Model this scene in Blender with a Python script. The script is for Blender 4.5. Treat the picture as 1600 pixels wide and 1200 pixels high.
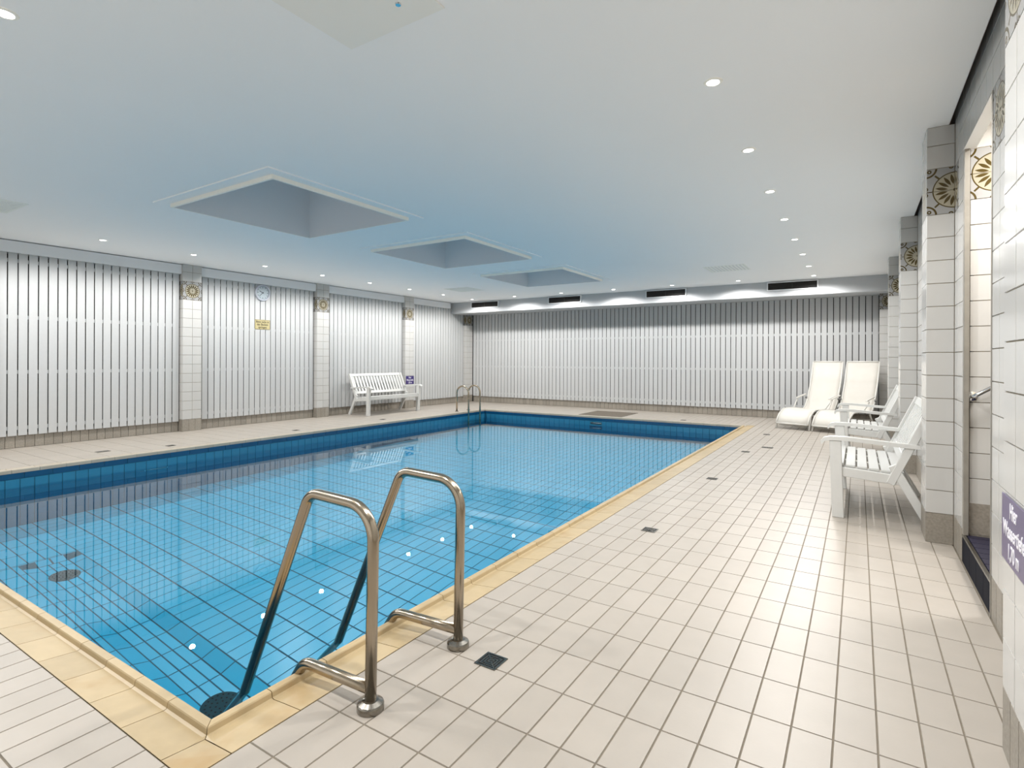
import bpy, bmesh, math, random
from mathutils import Vector, Matrix

random.seed(7)
for o in list(bpy.data.objects):
    bpy.data.objects.remove(o, do_unlink=True)
SC = bpy.context.scene
COL = SC.collection
PI = math.pi

# ------------------------------------------------------------------ camera
CAM_F, CAM_TH, CAM_Y0, CAM_ROLL, CAM_H = 852.16, 0.5657, 562.32, 0.0039, 1.22
cam_d = bpy.data.cameras.new('camera')
cam_d.sensor_width = 36.0
cam_d.lens = CAM_F / 1600 * 36.0
cam_d.shift_y = -(600 - CAM_Y0) / 1600
cam_d.clip_start = 0.05
cam = bpy.data.objects.new('camera', cam_d)
COL.objects.link(cam)
cam.matrix_world = (Matrix.Translation((0, 0, CAM_H)) @ Matrix.Rotation(CAM_TH, 4, 'Z')
                    @ Matrix.Rotation(PI / 2, 4, 'X') @ Matrix.Rotation(CAM_ROLL, 4, 'Z'))
SC.camera = cam

# ------------------------------------------------------------------ world, exposure
world = bpy.data.worlds.new('world')
SC.world = world
world.use_nodes = True
world.node_tree.nodes['Background'].inputs[0].default_value = (0.02, 0.022, 0.025, 1)
world.node_tree.nodes['Background'].inputs[1].default_value = 1.0
SC.view_settings.view_transform = 'Standard'
SC.view_settings.look = 'None'
SC.view_settings.exposure = 0.1
SC.view_settings.gamma = 1.0
SC.view_settings.use_curve_mapping = False
SC.cycles.use_denoising = True
SC.cycles.max_bounces = 12
SC.cycles.diffuse_bounces = 6
SC.cycles.glossy_bounces = 5
SC.cycles.transmission_bounces = 8
SC.cycles.sample_clamp_indirect = 4.0
LAMP_W = 72.0           # watts of each downlight
LAMP_COL = (1.0, 0.98, 0.955)


# ------------------------------------------------------------------ small helpers
def lin(c):
    def f(v):
        v /= 255.0
        return v / 12.92 if v <= 0.04045 else ((v + 0.055) / 1.055) ** 2.4
    return (f(c[0]), f(c[1]), f(c[2]), 1.0)


def project(X, Y, Z):
    c, s = math.cos(CAM_TH), math.sin(CAM_TH)
    d = -s * X + c * Y
    if d < 0.15:
        return None
    a = CAM_F * (c * X + s * Y) / d
    b = -CAM_F * (Z - CAM_H) / d
    cr, sr = math.cos(CAM_ROLL), math.sin(CAM_ROLL)
    return 800 + cr * a - sr * b, CAM_Y0 + sr * a + cr * b


def quad_area(pts):
    q = [project(*p) for p in pts]
    if any(v is None for v in q):
        return 0.0
    cx = sum(v[0] for v in q) / 4
    cy = sum(v[1] for v in q) / 4
    if cx < -15 or cx > 1615 or cy < -15 or cy > 1215:
        return 0.0
    return abs(sum(q[i][0] * q[(i + 1) % 4][1] - q[(i + 1) % 4][0] * q[i][1] for i in range(4))) / 2


def link(o, parent=None):
    COL.objects.link(o)
    if parent is not None:
        o.parent = parent
    return o


def tag(o, label=None, cat=None, group=None, kind=None):
    if label:
        o['label'] = label
    if cat:
        o['category'] = cat
    if group:
        o['group'] = group
    if kind:
        o['kind'] = kind
    return o


def empty(name, loc=(0, 0, 0), rz=0.0):
    o = bpy.data.objects.new(name, None)
    o.empty_display_size = 0.1
    link(o)
    o.location = loc
    o.rotation_euler = (0, 0, rz)
    return o


class MB:
    """collects faces of one mesh"""
    def __init__(self):
        self.v, self.f, self.smooth = [], [], set()

    def face(self, pts, smooth=False):
        i = len(self.v)
        self.v += [tuple(p) for p in pts]
        if smooth:
            self.smooth.add(len(self.f))
        self.f.append(tuple(range(i, i + len(pts))))

    def raw(self, verts, faces, smooth=False):
        i = len(self.v)
        self.v += [tuple(p) for p in verts]
        for f in faces:
            if smooth:
                self.smooth.add(len(self.f))
            self.f.append(tuple(i + k for k in f))

    def box(self, x0, x1, y0, y1, z0, z1, b=0.0):
        if x0 > x1: x0, x1 = x1, x0
        if y0 > y1: y0, y1 = y1, y0
        if z0 > z1: z0, z1 = z1, z0
        if b <= 0:
            v = [(x0, y0, z0), (x1, y0, z0), (x1, y1, z0), (x0, y1, z0),
                 (x0, y0, z1), (x1, y0, z1), (x1, y1, z1), (x0, y1, z1)]
            self.raw(v, [(0, 3, 2, 1), (4, 5, 6, 7), (0, 1, 5, 4), (1, 2, 6, 5), (2, 3, 7, 6), (3, 0, 4, 7)])
        else:
            self.hexa([(x0, y0, z0), (x1, y0, z0), (x1, y1, z0), (x0, y1, z0),
                       (x0, y0, z1), (x1, y0, z1), (x1, y1, z1), (x0, y1, z1)], b)
        return self

    def hexa(self, c, b=0.0):
        """8 corners (bottom ring then top ring), optional bevel"""
        bm = bmesh.new()
        vs = [bm.verts.new(p) for p in c]
        for f in [(0, 3, 2, 1), (4, 5, 6, 7), (0, 1, 5, 4), (1, 2, 6, 5), (2, 3, 7, 6), (3, 0, 4, 7)]:
            bm.faces.new([vs[k] for k in f])
        if b > 0:
            bmesh.ops.bevel(bm, geom=list(bm.edges), offset=b, segments=1, affect='EDGES', profile=0.5)
        bm.verts.ensure_lookup_table()
        bm.verts.index_update()
        self.raw([v.co[:] for v in bm.verts], [[v.index for v in f.verts] for f in bm.faces])
        bm.free()
        return self

    def beam(self, p, q, w, h, up=(0, 0, 1), b=0.0):
        p, q, up = Vector(p), Vector(q), Vector(up)
        d = (q - p).normalized()
        s = d.cross(up).normalized()
        u = s.cross(d).normalized()
        s, u = s * w / 2, u * h / 2
        return self.hexa([p - s - u, p + s - u, q + s - u, q - s - u, p - s + u, p + s + u, q + s + u, q - s + u], b)

    def tube(self, pts, r, n=14, closed=False, caps=True):
        pts = [Vector(p) for p in pts]
        m = len(pts)
        rings = []
        t0 = (pts[1] - pts[0]).normalized()
        ref = Vector((0, 0, 1)) if abs(t0.z) < 0.9 else Vector((1, 0, 0))
        nrm = t0.cross(ref).normalized()
        for i in range(m):
            if closed:
                t = (pts[(i + 1) % m] - pts[i - 1]).normalized()
            else:
                t = (pts[min(i + 1, m - 1)] - pts[max(i - 1, 0)]).normalized()
            nrm = (nrm - t * nrm.dot(t)).normalized()
            bn = t.cross(nrm)
            rings.append([pts[i] + (nrm * math.cos(2 * PI * k / n) + bn * math.sin(2 * PI * k / n)) * r for k in range(n)])
        v = [p for ring in rings for p in ring]
        f = []
        for i in range(m if closed else m - 1):
            j = (i + 1) % m
            for k in range(n):
                f.append((i * n + k, i * n + (k + 1) % n, j * n + (k + 1) % n, j * n + k))
        self.raw(v, f, smooth=True)
        if caps and not closed:
            self.face(list(reversed(rings[0])))
            self.face(rings[-1])
        return self

    def lathe(self, prof, c=(0, 0, 0), n=32, axis='Z'):
        """profile of (r, h) turned round an axis through c"""
        def P(r, h, a):
            x, y = r * math.cos(a), r * math.sin(a)
            if axis == 'Z':
                return (c[0] + x, c[1] + y, c[2] + h)
            if axis == 'X':
                return (c[0] + h, c[1] + x, c[2] + y)
            return (c[0] + x, c[1] - h, c[2] + y)
        v, f = [], []
        for (r, h) in prof:
            for k in range(n):
                v.append(P(r, h, 2 * PI * k / n))
        for i in range(len(prof) - 1):
            for k in range(n):
                f.append((i * n + k, i * n + (k + 1) % n, (i + 1) * n + (k + 1) % n, (i + 1) * n + k))
        self.raw(v, f)
        return self

    def mesh(self, name):
        me = bpy.data.meshes.new(name)
        me.from_pydata(self.v, [], self.f)
        for i in self.smooth:
            me.polygons[i].use_smooth = True
        me.validate()
        bm = bmesh.new()
        bm.from_mesh(me)
        bmesh.ops.remove_doubles(bm, verts=bm.verts, dist=1e-6)
        bm.to_mesh(me)
        bm.free()
        me.update()
        return me

    def build(self, name, mat, parent=None):
        me = self.mesh(name)
        me.materials.append(mat)
        return link(bpy.data.objects.new(name, me), parent)


def fillet(pts, r, seg=8):
    """round the inner corners of a polyline"""
    pts = [Vector(p) for p in pts]
    out = [pts[0]]
    for i in range(1, len(pts) - 1):
        a, b, c = pts[i - 1], pts[i], pts[i + 1]
        rr = r[i - 1] if isinstance(r, (list, tuple)) else r
        d1, d2 = (a - b).normalized(), (c - b).normalized()
        ang = d1.angle(d2)
        cut = min(rr / math.tan(ang / 2), (a - b).length * 0.49, (c - b).length * 0.49)
        rr = cut * math.tan(ang / 2)
        bis = (d1 + d2).normalized()
        cen = b + bis * (rr / math.sin(ang / 2))
        s, e = b + d1 * cut - cen, b + d2 * cut - cen
        tot = s.angle(e)
        for k in range(seg + 1):
            t = k / seg
            v = (s * math.sin((1 - t) * tot) + e * math.sin(t * tot)) / math.sin(tot)
            out.append(cen + v)
    out.append(pts[-1])
    return out


# ------------------------------------------------------------------ materials
MATS = {}


def mat(name, rgb, rough=0.5, metal=0.0, spec=0.5, vary=0.0, noise=0.0, nscale=12.0, bump=0.0, bscale=60.0, coat=0.0,
        streak=None, stain=None):
    m = bpy.data.materials.new(name)
    m.use_nodes = True
    nt = m.node_tree
    N, L = nt.nodes, nt.links
    p = N['Principled BSDF']
    p.inputs['Roughness'].default_value = rough
    p.inputs['Metallic'].default_value = metal
    p.inputs['Specular IOR Level'].default_value = spec
    if coat:
        p.inputs['Coat Weight'].default_value = coat
        p.inputs['Coat Roughness'].default_value = 0.05
    col = lin(rgb)
    p.inputs['Base Color'].default_value = col
    geo = N.new('ShaderNodeNewGeometry')
    fac = None
    if vary > 0:
        oi = N.new('ShaderNodeObjectInfo')
        add = N.new('ShaderNodeMath'); add.operation = 'ADD'
        L.new(oi.outputs['Random'], add.inputs[0])
        L.new(geo.outputs['Random Per Island'], add.inputs[1])
        fr = N.new('ShaderNodeMath'); fr.operation = 'FRACT'
        L.new(add.outputs[0], fr.inputs[0])
        mr = N.new('ShaderNodeMapRange')
        mr.inputs['To Min'].default_value = 1 - vary
        mr.inputs['To Max'].default_value = 1 + vary * 0.4
        L.new(fr.outputs[0], mr.inputs['Value'])
        fac = mr.outputs[0]
    if noise > 0:
        nz = N.new('ShaderNodeTexNoise')
        nz.inputs['Scale'].default_value = nscale
        nz.inputs['Detail'].default_value = 5
        L.new(geo.outputs['Position'], nz.inputs['Vector'])
        mr2 = N.new('ShaderNodeMapRange')
        mr2.inputs['From Min'].default_value = 0.3
        mr2.inputs['From Max'].default_value = 0.7
        mr2.inputs['To Min'].default_value = 1 - noise
        mr2.inputs['To Max'].default_value = 1 + noise * 0.3
        L.new(nz.outputs['Fac'], mr2.inputs['Value'])
        if fac is None:
            fac = mr2.outputs[0]
        else:
            mu = N.new('ShaderNodeMath'); mu.operation = 'MULTIPLY'
            L.new(fac, mu.inputs[0]); L.new(mr2.outputs[0], mu.inputs[1])
            fac = mu.outputs[0]
    out_col = None
    if fac is not None:
        vm = N.new('ShaderNodeVectorMath'); vm.operation = 'SCALE'
        vm.inputs[0].default_value = col[:3]
        L.new(fac, vm.inputs['Scale'])
        out_col = vm.outputs[0]
    if stain is not None:
        (srgb, sscale, lo, hi) = stain
        sn = N.new('ShaderNodeTexNoise')
        sn.inputs['Scale'].default_value = sscale
        sn.inputs['Detail'].default_value = 3
        L.new(geo.outputs['Position'], sn.inputs['Vector'])
        sm = N.new('ShaderNodeMapRange')
        sm.inputs['From Min'].default_value = lo
        sm.inputs['From Max'].default_value = hi
        L.new(sn.outputs['Fac'], sm.inputs['Value'])
        mx = N.new('ShaderNodeMix'); mx.data_type = 'RGBA'
        L.new(sm.outputs[0], mx.inputs['Factor'])
        if out_col is not None:
            L.new(out_col, mx.inputs['A'])
        else:
            mx.inputs['A'].default_value = col
        mx.inputs['B'].default_value = lin(srgb)
        out_col = mx.outputs['Result']
    if out_col is not None:
        L.new(out_col, p.inputs['Base Color'])
    if streak is not None:
        # brushed metal: fine noise stretched along an axis
        tc = N.new('ShaderNodeTexCoord')
        mp = N.new('ShaderNodeMapping')
        mp.inputs['Scale'].default_value = streak
        L.new(tc.outputs['Object'], mp.inputs['Vector'])
        n2 = N.new('ShaderNodeTexNoise')
        n2.inputs['Scale'].default_value = 1.0
        n2.inputs['Detail'].default_value = 4
        L.new(mp.outputs[0], n2.inputs['Vector'])
        r2 = N.new('ShaderNodeMapRange')
        r2.inputs['To Min'].default_value = rough * 0.7
        r2.inputs['To Max'].default_value = rough * 1.4
        L.new(n2.outputs['Fac'], r2.inputs['Value'])
        L.new(r2.outputs[0], p.inputs['Roughness'])
    if bump > 0:
        b = N.new('ShaderNodeBump')
        b.inputs['Strength'].default_value = bump
        b.inputs['Distance'].default_value = 0.002
        nb = N.new('ShaderNodeTexNoise')
        nb.inputs['Scale'].default_value = bscale
        nb.inputs['Detail'].default_value = 4
        L.new(geo.outputs['Position'], nb.inputs['Vector'])
        L.new(nb.outputs['Fac'], b.inputs['Height'])
        L.new(b.outputs[0], p.inputs['Normal'])
    MATS[name] = m
    return m


mat('deck_tile', (170, 162, 152), 0.42, vary=0.05, noise=0.035, nscale=9, bump=0.08, bscale=90)
mat('deck_grout', (124, 115, 101), 0.85, noise=0.12, nscale=20)
mat('coping', (182, 162, 126), 0.42, vary=0.10, noise=0.07, nscale=16, bump=0.06, bscale=60,
    stain=((168, 138, 94), 5.0, 0.58, 0.85))
mat('coping_pale', (178, 168, 152), 0.42, vary=0.06, noise=0.05, nscale=16)
mat('coping_joint', (112, 86, 50), 0.9)
mat('white_tile', (190, 189, 186), 0.16, vary=0.03, bump=0.03, bscale=14)
mat('wall_grout', (150, 140, 122), 0.8, noise=0.2, nscale=15)
mat('grey_tile', (150, 143, 132), 0.5, vary=0.12, noise=0.22, nscale=70, bump=0.4, bscale=120)
mat('grey_grout', (92, 86, 78), 0.9)
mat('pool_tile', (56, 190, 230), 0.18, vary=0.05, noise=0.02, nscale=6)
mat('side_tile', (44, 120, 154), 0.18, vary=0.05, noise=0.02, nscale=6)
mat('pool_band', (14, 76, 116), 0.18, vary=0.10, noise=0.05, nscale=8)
mat('pool_grout', (22, 84, 104), 0.8)
mat('band_joint', (70, 120, 130), 0.8)
mat('drain_teal', (30, 104, 112), 0.5)
mat('drain_grey', (98, 128, 132), 0.5)
mat('dark_hole', (10, 14, 16), 0.8)
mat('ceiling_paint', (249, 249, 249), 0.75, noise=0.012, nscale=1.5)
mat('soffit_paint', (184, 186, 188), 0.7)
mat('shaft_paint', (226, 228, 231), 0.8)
mat('frame_paint', (250, 247, 238), 0.55)
mat('slat_paint', (187, 188, 188), 0.45, vary=0.03, noise=0.02, nscale=25, bump=0.06, bscale=50)
mat('batten_paint', (214, 218, 220), 0.5)
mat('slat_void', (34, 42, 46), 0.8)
mat('beam_paint', (222, 224, 226), 0.6)
mat('brown_edge', (120, 84, 58), 0.6)
mat('void', (16, 16, 18), 0.9)
mat('steel', (172, 160, 142), 0.20, metal=1.0, streak=(40, 40, 6))
mat('chrome', (220, 222, 224), 0.08, metal=1.0)
mat('steel_drain', (146, 142, 134), 0.24, metal=1.0, noise=0.2, nscale=60)
mat('vent_dark', (44, 40, 36), 0.6)
mat('vent_frame', (216, 218, 220), 0.5)
mat('grille', (240, 243, 238), 0.5)
mat('bench_paint', (204, 204, 201), 0.35, noise=0.02, nscale=30, bump=0.05, bscale=70)
mat('sling', (208, 204, 196), 0.7, vary=0.0, noise=0.03, nscale=8, bump=0.25, bscale=300)
mat('sling_frame', (206, 204, 198), 0.3)
mat('arm_grey', (110, 110, 108), 0.45)
mat('sign_violet', (60, 48, 108), 0.3)
mat('sign_violet_near', (84, 72, 112), 0.3)
mat('sign_white', (238, 236, 242), 0.4)
mat('sign_cream', (184, 172, 128), 0.4)
mat('sign_black', (34, 30, 22), 0.5)
mat('clock_white', (190, 194, 204), 0.3)
mat('clock_face', (176, 188, 194), 0.35)
mat('clock_dark', (46, 54, 70), 0.4)
mat('niche_floor', (32, 30, 48), 0.5, spec=0.3, vary=0.12)
mat('niche_riser', (20, 22, 32), 0.75, spec=0.12)
mat('niche_trim', (150, 146, 138), 0.4, metal=0.3, noise=0.15, nscale=12)
mat('hatch_grey', (112, 104, 94), 0.9, spec=0.15, noise=0.15, nscale=30)
mat('hatch_panel', (244, 242, 236), 0.6)


def emission(name, rgb, strength):
    m = bpy.data.materials.new(name)
    m.use_nodes = True
    nt = m.node_tree
    p = nt.nodes['Principled BSDF']
    p.inputs['Base Color'].default_value = (0.9, 0.9, 0.9, 1)
    p.inputs['Emission Color'].default_value = (rgb[0], rgb[1], rgb[2], 1)
    p.inputs['Emission Strength'].default_value = strength
    MATS[name] = m
    return m


emission('lamp_glow', LAMP_COL, 14.0)
emission('niche_glow', (1.0, 0.97, 0.94), 6.0)


def water_material():
    m = bpy.data.materials.new('water')
    m.use_nodes = True
    nt = m.node_tree
    nt.nodes.clear()
    out = nt.nodes.new('ShaderNodeOutputMaterial')
    g = nt.nodes.new('ShaderNodeBsdfGlass')
    g.inputs['IOR'].default_value = 1.333
    g.inputs['Roughness'].default_value = 0.0
    g.inputs['Color'].default_value = (0.93, 0.985, 1.0, 1)
    nt.links.new(g.outputs[0], out.inputs['Surface'])
    MATS['water'] = m


water_material()


def deco_material():
    """glazed tile printed with an olive rosette; object coordinates, motif 0.31 m square about the object's origin"""
    m = bpy.data.materials.new('deco_tile')
    m.use_nodes = True
    nt = m.node_tree
    N, L = nt.nodes, nt.links
    p = N['Principled BSDF']
    p.inputs['Roughness'].default_value = 0.18

    def mth(op, a, b=None, c=None):
        n = N.new('ShaderNodeMath'); n.operation = op
        for i, v in enumerate((a, b, c)):
            if v is None:
                continue
            if isinstance(v, (int, float)):
                n.inputs[i].default_value = v
            else:
                L.new(v, n.inputs[i])
        return n.outputs[0]
    tc = N.new('ShaderNodeTexCoord')
    sp = N.new('ShaderNodeSeparateXYZ')
    L.new(tc.outputs['Object'], sp.inputs[0])
    x = mth('DIVIDE', sp.outputs['X'], 0.155)
    y = mth('DIVIDE', sp.outputs['Y'], 0.155)
    ax, ay = mth('ABSOLUTE', x), mth('ABSOLUTE', y)

    def length(u, v):
        return mth('SQRT', mth('ADD', mth('MULTIPLY', u, u), mth('MULTIPLY', v, v)))

    def dist(cx, cy):
        return length(mth('SUBTRACT', ax, cx), mth('SUBTRACT', ay, cy))

    def near(v, c, w):
        return mth('LESS_THAN', mth('ABSOLUTE', mth('SUBTRACT', v, c)), w)
    r = length(x, y)
    ang = mth('ARCTAN2', y, x)
    step = PI / 8
    cell = mth('SUBTRACT', mth('MODULO', mth('ADD', ang, 8 * PI), step), step / 2)
    off = mth('MULTIPLY', mth('ABSOLUTE', mth('SINE', cell)), r)
    t = mth('DIVIDE', mth('SUBTRACT', r, 0.24), 0.45)
    tcl = mth('MINIMUM', mth('MAXIMUM', t, 0.0), 1.0)
    wid = mth('MULTIPLY', mth('SINE', mth('MULTIPLY', tcl, PI)), 0.062)
    petals = mth('LESS_THAN', off, wid)
    ring = near(r, 0.75, 0.022)
    dot = mth('LESS_THAN', r, 0.06)
    diag = mth('MULTIPLY', mth('LESS_THAN', mth('ABSOLUTE', mth('SUBTRACT', ax, ay)), 0.05),
               near(r, 0.86, 0.11))
    arc = near(dist(1.0, 1.0), 0.36, 0.036)
    curl = near(dist(0.88, 0.88), 0.055, 0.026)
    stub = mth('MULTIPLY', mth('LESS_THAN', mth('MINIMUM', ax, ay), 0.022), mth('GREATER_THAN', r, 0.75))
    side1 = near(dist(1.0, 0.13), 0.06, 0.026)
    side2 = near(dist(0.13, 1.0), 0.06, 0.026)
    mask = petals
    for k in (ring, dot, diag, arc, curl, stub, side1, side2):
        mask = mth('MAXIMUM', mask, k)
    mx = N.new('ShaderNodeMix'); mx.data_type = 'RGBA'
    L.new(mask, mx.inputs['Factor'])
    inner = N.new('ShaderNodeMix'); inner.data_type = 'RGBA'
    L.new(mth('LESS_THAN', r, 0.74), inner.inputs['Factor'])
    inner.inputs['A'].default_value = lin((150, 150, 149))
    inner.inputs['B'].default_value = lin((156, 150, 132))
    L.new(inner.outputs['Result'], mx.inputs['A'])
    mx.inputs['B'].default_value = lin((70, 57, 22))
    L.new(mx.outputs['Result'], p.inputs['Base Color'])
    MATS['deco_tile'] = m


deco_material()
M = MATS


# ------------------------------------------------------------------ tiles
def frustum(w, h, t, c):
    a, b = w / 2, h / 2
    v = [(-a, -b, -t), (a, -b, -t), (a, b, -t), (-a, b, -t),
         (-a + c, -b + c, 0), (a - c, -b + c, 0), (a - c, b - c, 0), (-a + c, b - c, 0)]
    return v, [(4, 5, 6, 7), (0, 1, 5, 4), (1, 2, 6, 5), (2, 3, 7, 6), (3, 0, 4, 7)]


TILE_MESH = {}


def tile_mesh(name, w, h, t, c, material):
    key = (name, round(w, 4), round(h, 4), round(t, 4), material)
    if key not in TILE_MESH:
        mb = MB()
        mb.raw(*frustum(w, h, t, c))
        me = mb.mesh(name)
        me.materials.append(M[material])
        TILE_MESH[key] = me
    return TILE_MESH[key]


def basis(origin, u, v):
    u, v = Vector(u).normalized(), Vector(v).normalized()
    n = u.cross(v)
    return Matrix(((u.x, v.x, n.x, origin[0]), (u.y, v.y, n.y, origin[1]), (u.z, v.z, n.z, origin[2]), (0, 0, 0, 1)))


class TileField:
    """alike tiles of one parent: the largest in view as objects, the rest as one joined part"""
    def __init__(self, name, material, thick=0.004, chamfer=0.0012, receiver=False):
        self.name, self.material, self.t, self.c, self.receiver = name, material, thick, chamfer, receiver
        self.items = []

    def add(self, centre, u, v, w, h):
        if w < 0.012 or h < 0.012:
            return
        self.items.append((Vector(centre), Vector(u).normalized(), Vector(v).normalized(), w, h))

    def build(self, parent, limit=300, field_name=None):
        scored = []
        for it in self.items:
            c, u, v, w, h = it
            n = u.cross(v)
            s = 0.0
            if (Vector((0, 0, CAM_H)) - c).dot(n) > 0:
                s = quad_area([c - u * w / 2 - v * h / 2, c + u * w / 2 - v * h / 2, c + u * w / 2 + v * h / 2, c - u * w / 2 + v * h / 2])
            scored.append((s, it))
        scored.sort(key=lambda q: -q[0])
        singles = [q[1] for q in scored[:limit] if q[0] > 0] if len(scored) > limit else [q[1] for q in scored]
        rest = [q[1] for q in scored if q[1] not in singles] if len(scored) > limit and len(singles) < limit else \
            ([q[1] for q in scored[limit:]] if len(scored) > limit else [])
        inv = parent.matrix_world.inverted() if parent else Matrix()
        for (c, u, v, w, h) in singles:
            o = bpy.data.objects.new(self.name, tile_mesh(self.name, w, h, self.t, self.c, self.material))
            link(o, parent)
            o.matrix_local = inv @ basis(c, u, v)
            if self.receiver:
                o.cycles.is_caustics_receiver = True
        if rest:
            mb = MB()
            for (c, u, v, w, h) in rest:
                m = basis(c, u, v)
                vs, fs = frustum(w, h, self.t, self.c)
                mb.raw([m @ Vector(p) for p in vs], fs)
            me = bpy.data.meshes.new(field_name or self.name + '_field')
            me.from_pydata(mb.v, [], mb.f)
            me.materials.append(M[self.material])
            o = link(bpy.data.objects.new(field_name or self.name + '_field', me), parent)
            o['kind'] = 'stuff'
            if self.receiver:
                o.cycles.is_caustics_receiver = True


def cuts(a, b, origin, pitch):
    """cells of a grid with lines at origin + k*pitch, clipped to a..b"""
    k0 = math.floor((a - origin) / pitch + 1e-6)
    out = []
    k = k0
    while origin + k * pitch < b - 1e-6:
        lo, hi = max(a, origin + k * pitch), min(b, origin + (k + 1) * pitch)
        if hi - lo > 1e-4:
            out.append((lo, hi))
        k += 1
    return out


# ================================================================== main dimensions (metres, floor z = 0)
PX0, PX1, PY0, PY1 = -7.71, -1.83, 1.008, 10.92      # pool basin
ZW = -0.190                                          # water level
CO = 0.197                                           # coping width
XL, XLP = -9.63, -9.51                               # left baseboard plane, pillar fronts
XR, XRP = 0.538, 0.388                               # right wall plane, pillar fronts
YF = 12.84                                           # far slats
YN = -1.6                                            # wall behind the viewer
ZC = 2.80                                            # ceiling
TW, TL = 0.1205, 0.2545                              # deck tile pitch
RH = 0.1545                                          # wall tile pitch
CX0, CX1, CY0, CY1 = PX0 - CO, PX1 + CO, PY0 - 0.18, PY1 + CO   # outer edge of the coping

# ------------------------------------------------------------------ floor
mb = MB()
fx0, fx1, fy0, fy1 = -9.74, 0.70, YN - 0.1, 13.02
for (a, b, c, d) in ((fx0, fx1, fy0, CY0), (fx0, fx1, CY1, fy1), (fx0, CX0, CY0, CY1), (CX1, fx1, CY0, CY1)):
    mb.box(a, b, c, d, -0.12, -0.003)
floor = mb.build('floor', M['deck_grout'])
tag(floor, 'pale beige rectangular floor tiles with grey joints around the pool', 'floor', kind='structure')
tf = TileField('floor_tile', 'deck_tile', 0.0032, 0.0010)
gap = 0.0048


def deck(x0, x1, y0, y1, yo):
    for (xa, xb) in cuts(x0, x1, -1.1487, TW):
        for (ya, yb) in cuts(y0, y1, yo, TL):
            tf.add(((xa + xb) / 2, (ya + yb) / 2, 0), (1, 0, 0), (0, 1, 0), xb - xa - gap, yb - ya - gap)


deck(CX1, XR - 0.004, YN, 12.86, 1.5305)
deck(XL + 0.004, CX1, YN, CY0, CY0)
deck(XL + 0.004, CX0, CY0, 12.86, 1.5305)
deck(CX0, CX1, CY1, 12.86, 1.5305)
tf.build(floor, 300)

# ------------------------------------------------------------------ ceiling with skylight openings
SKY = [(-5.87, -4.22, 2.83, 4.45), (-5.87, -4.22, 5.52, 7.14), (-5.87, -4.22, 8.21, 9.85)]
xs = [-9.74, -5.87, -4.22, 0.508]
ys = [YN - 0.1]
for s in SKY:
    ys += [s[2], s[3]]
ys += [13.02]
mb = MB()
for i in range(3):
    for j in range(len(ys) - 1):
        if i == 1 and j % 2 == 1:
            continue
        mb.face([(xs[i], ys[j], ZC), (xs[i], ys[j + 1], ZC), (xs[i + 1], ys[j + 1], ZC), (xs[i + 1], ys[j], ZC)])
        mb.face([(xs[i], ys[j], ZC + .016), (xs[i + 1], ys[j], ZC + .016), (xs[i + 1], ys[j + 1], ZC + .016), (xs[i], ys[j + 1], ZC + .016)])
ceiling = mb.build('ceiling', M['ceiling_paint'])
tag(ceiling, 'smooth white ceiling with downlights and square recesses', 'ceiling', kind='structure')
MB().box(0.506, 0.509, YN, 12.4, ZC, ZC + 0.016).build('board_edge', M['brown_edge'], ceiling)
o = MB().box(0.2, 1.9, YN - 0.1, 13.02, 3.12, 3.16).build('ceiling_void', M['void'])
tag(o, 'dark void above the ceiling edge along the right wall', 'ceiling', kind='structure')

SKY_L = ['nearest of the three square ceiling skylight recesses with white frame',
         'middle of the three square ceiling skylight recesses with white frame',
         'farthest of the three square ceiling skylight recesses with white frame']
for (x0, x1, y0, y1), lab in zip(SKY, SKY_L):
    t = empty('skylight_recess', ((x0 + x1) / 2, (y0 + y1) / 2, ZC))
    tag(t, lab, 'skylight', 'ceiling skylight recesses')
    a, b = (x1 - x0) / 2, (y1 - y0) / 2
    mb = MB()
    z1 = 0.72
    i_ = .0015
    c4 = [(-a + i_, -b + i_), (a - i_, -b + i_), (a - i_, b - i_), (-a + i_, b - i_)]
    for k in range(4):
        p, q = c4[k], c4[(k + 1) % 4]
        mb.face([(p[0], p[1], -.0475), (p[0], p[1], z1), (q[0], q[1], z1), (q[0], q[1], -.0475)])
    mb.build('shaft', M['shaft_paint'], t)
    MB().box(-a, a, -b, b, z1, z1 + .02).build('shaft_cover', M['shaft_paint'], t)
    e = 0.022
    mb = MB()
    for (u0, u1, v0, v1) in ((-a - e, a + e, -b - e, -b), (-a - e, a + e, b, b + e), (-a - e, -a, -b, b), (a, a + e, -b, b)):
        mb.box(u0, u1, v0, v1, -0.048, 0.002)
    mb.build('frame', M['frame_paint'], t)
    g, w = 0.135, 0.012
    mb = MB()
    A, B = a + g, b + g
    for (u0, u1, v0, v1) in ((-A, A, -B, -b - e), (-A, A, b + e, B), (-A, -a - e, -b - e, b + e), (a + e, A, -b - e, b + e)):
        mb.box(u0, u1, v0, v1, -w, 0.001)
    mb.build('surround', M['ceiling_paint'], t)

# ------------------------------------------------------------------ outer walls
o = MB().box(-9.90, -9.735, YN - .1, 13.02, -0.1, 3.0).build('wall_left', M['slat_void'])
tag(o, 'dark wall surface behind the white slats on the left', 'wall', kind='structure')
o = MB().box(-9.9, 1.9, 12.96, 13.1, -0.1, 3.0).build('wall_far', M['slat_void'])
tag(o, 'dark wall surface behind the white slats at the far end', 'wall', kind='structure')
o = MB().box(-9.9, 1.9, YN - .2, YN, -0.1, 3.16).build('wall_near', M['ceiling_paint'])
tag(o, 'plain white wall closing the near end of the pool hall', 'wall', kind='structure')

# ------------------------------------------------------------------ baseboards
BH = 0.20
BP = 0.1045


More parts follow.
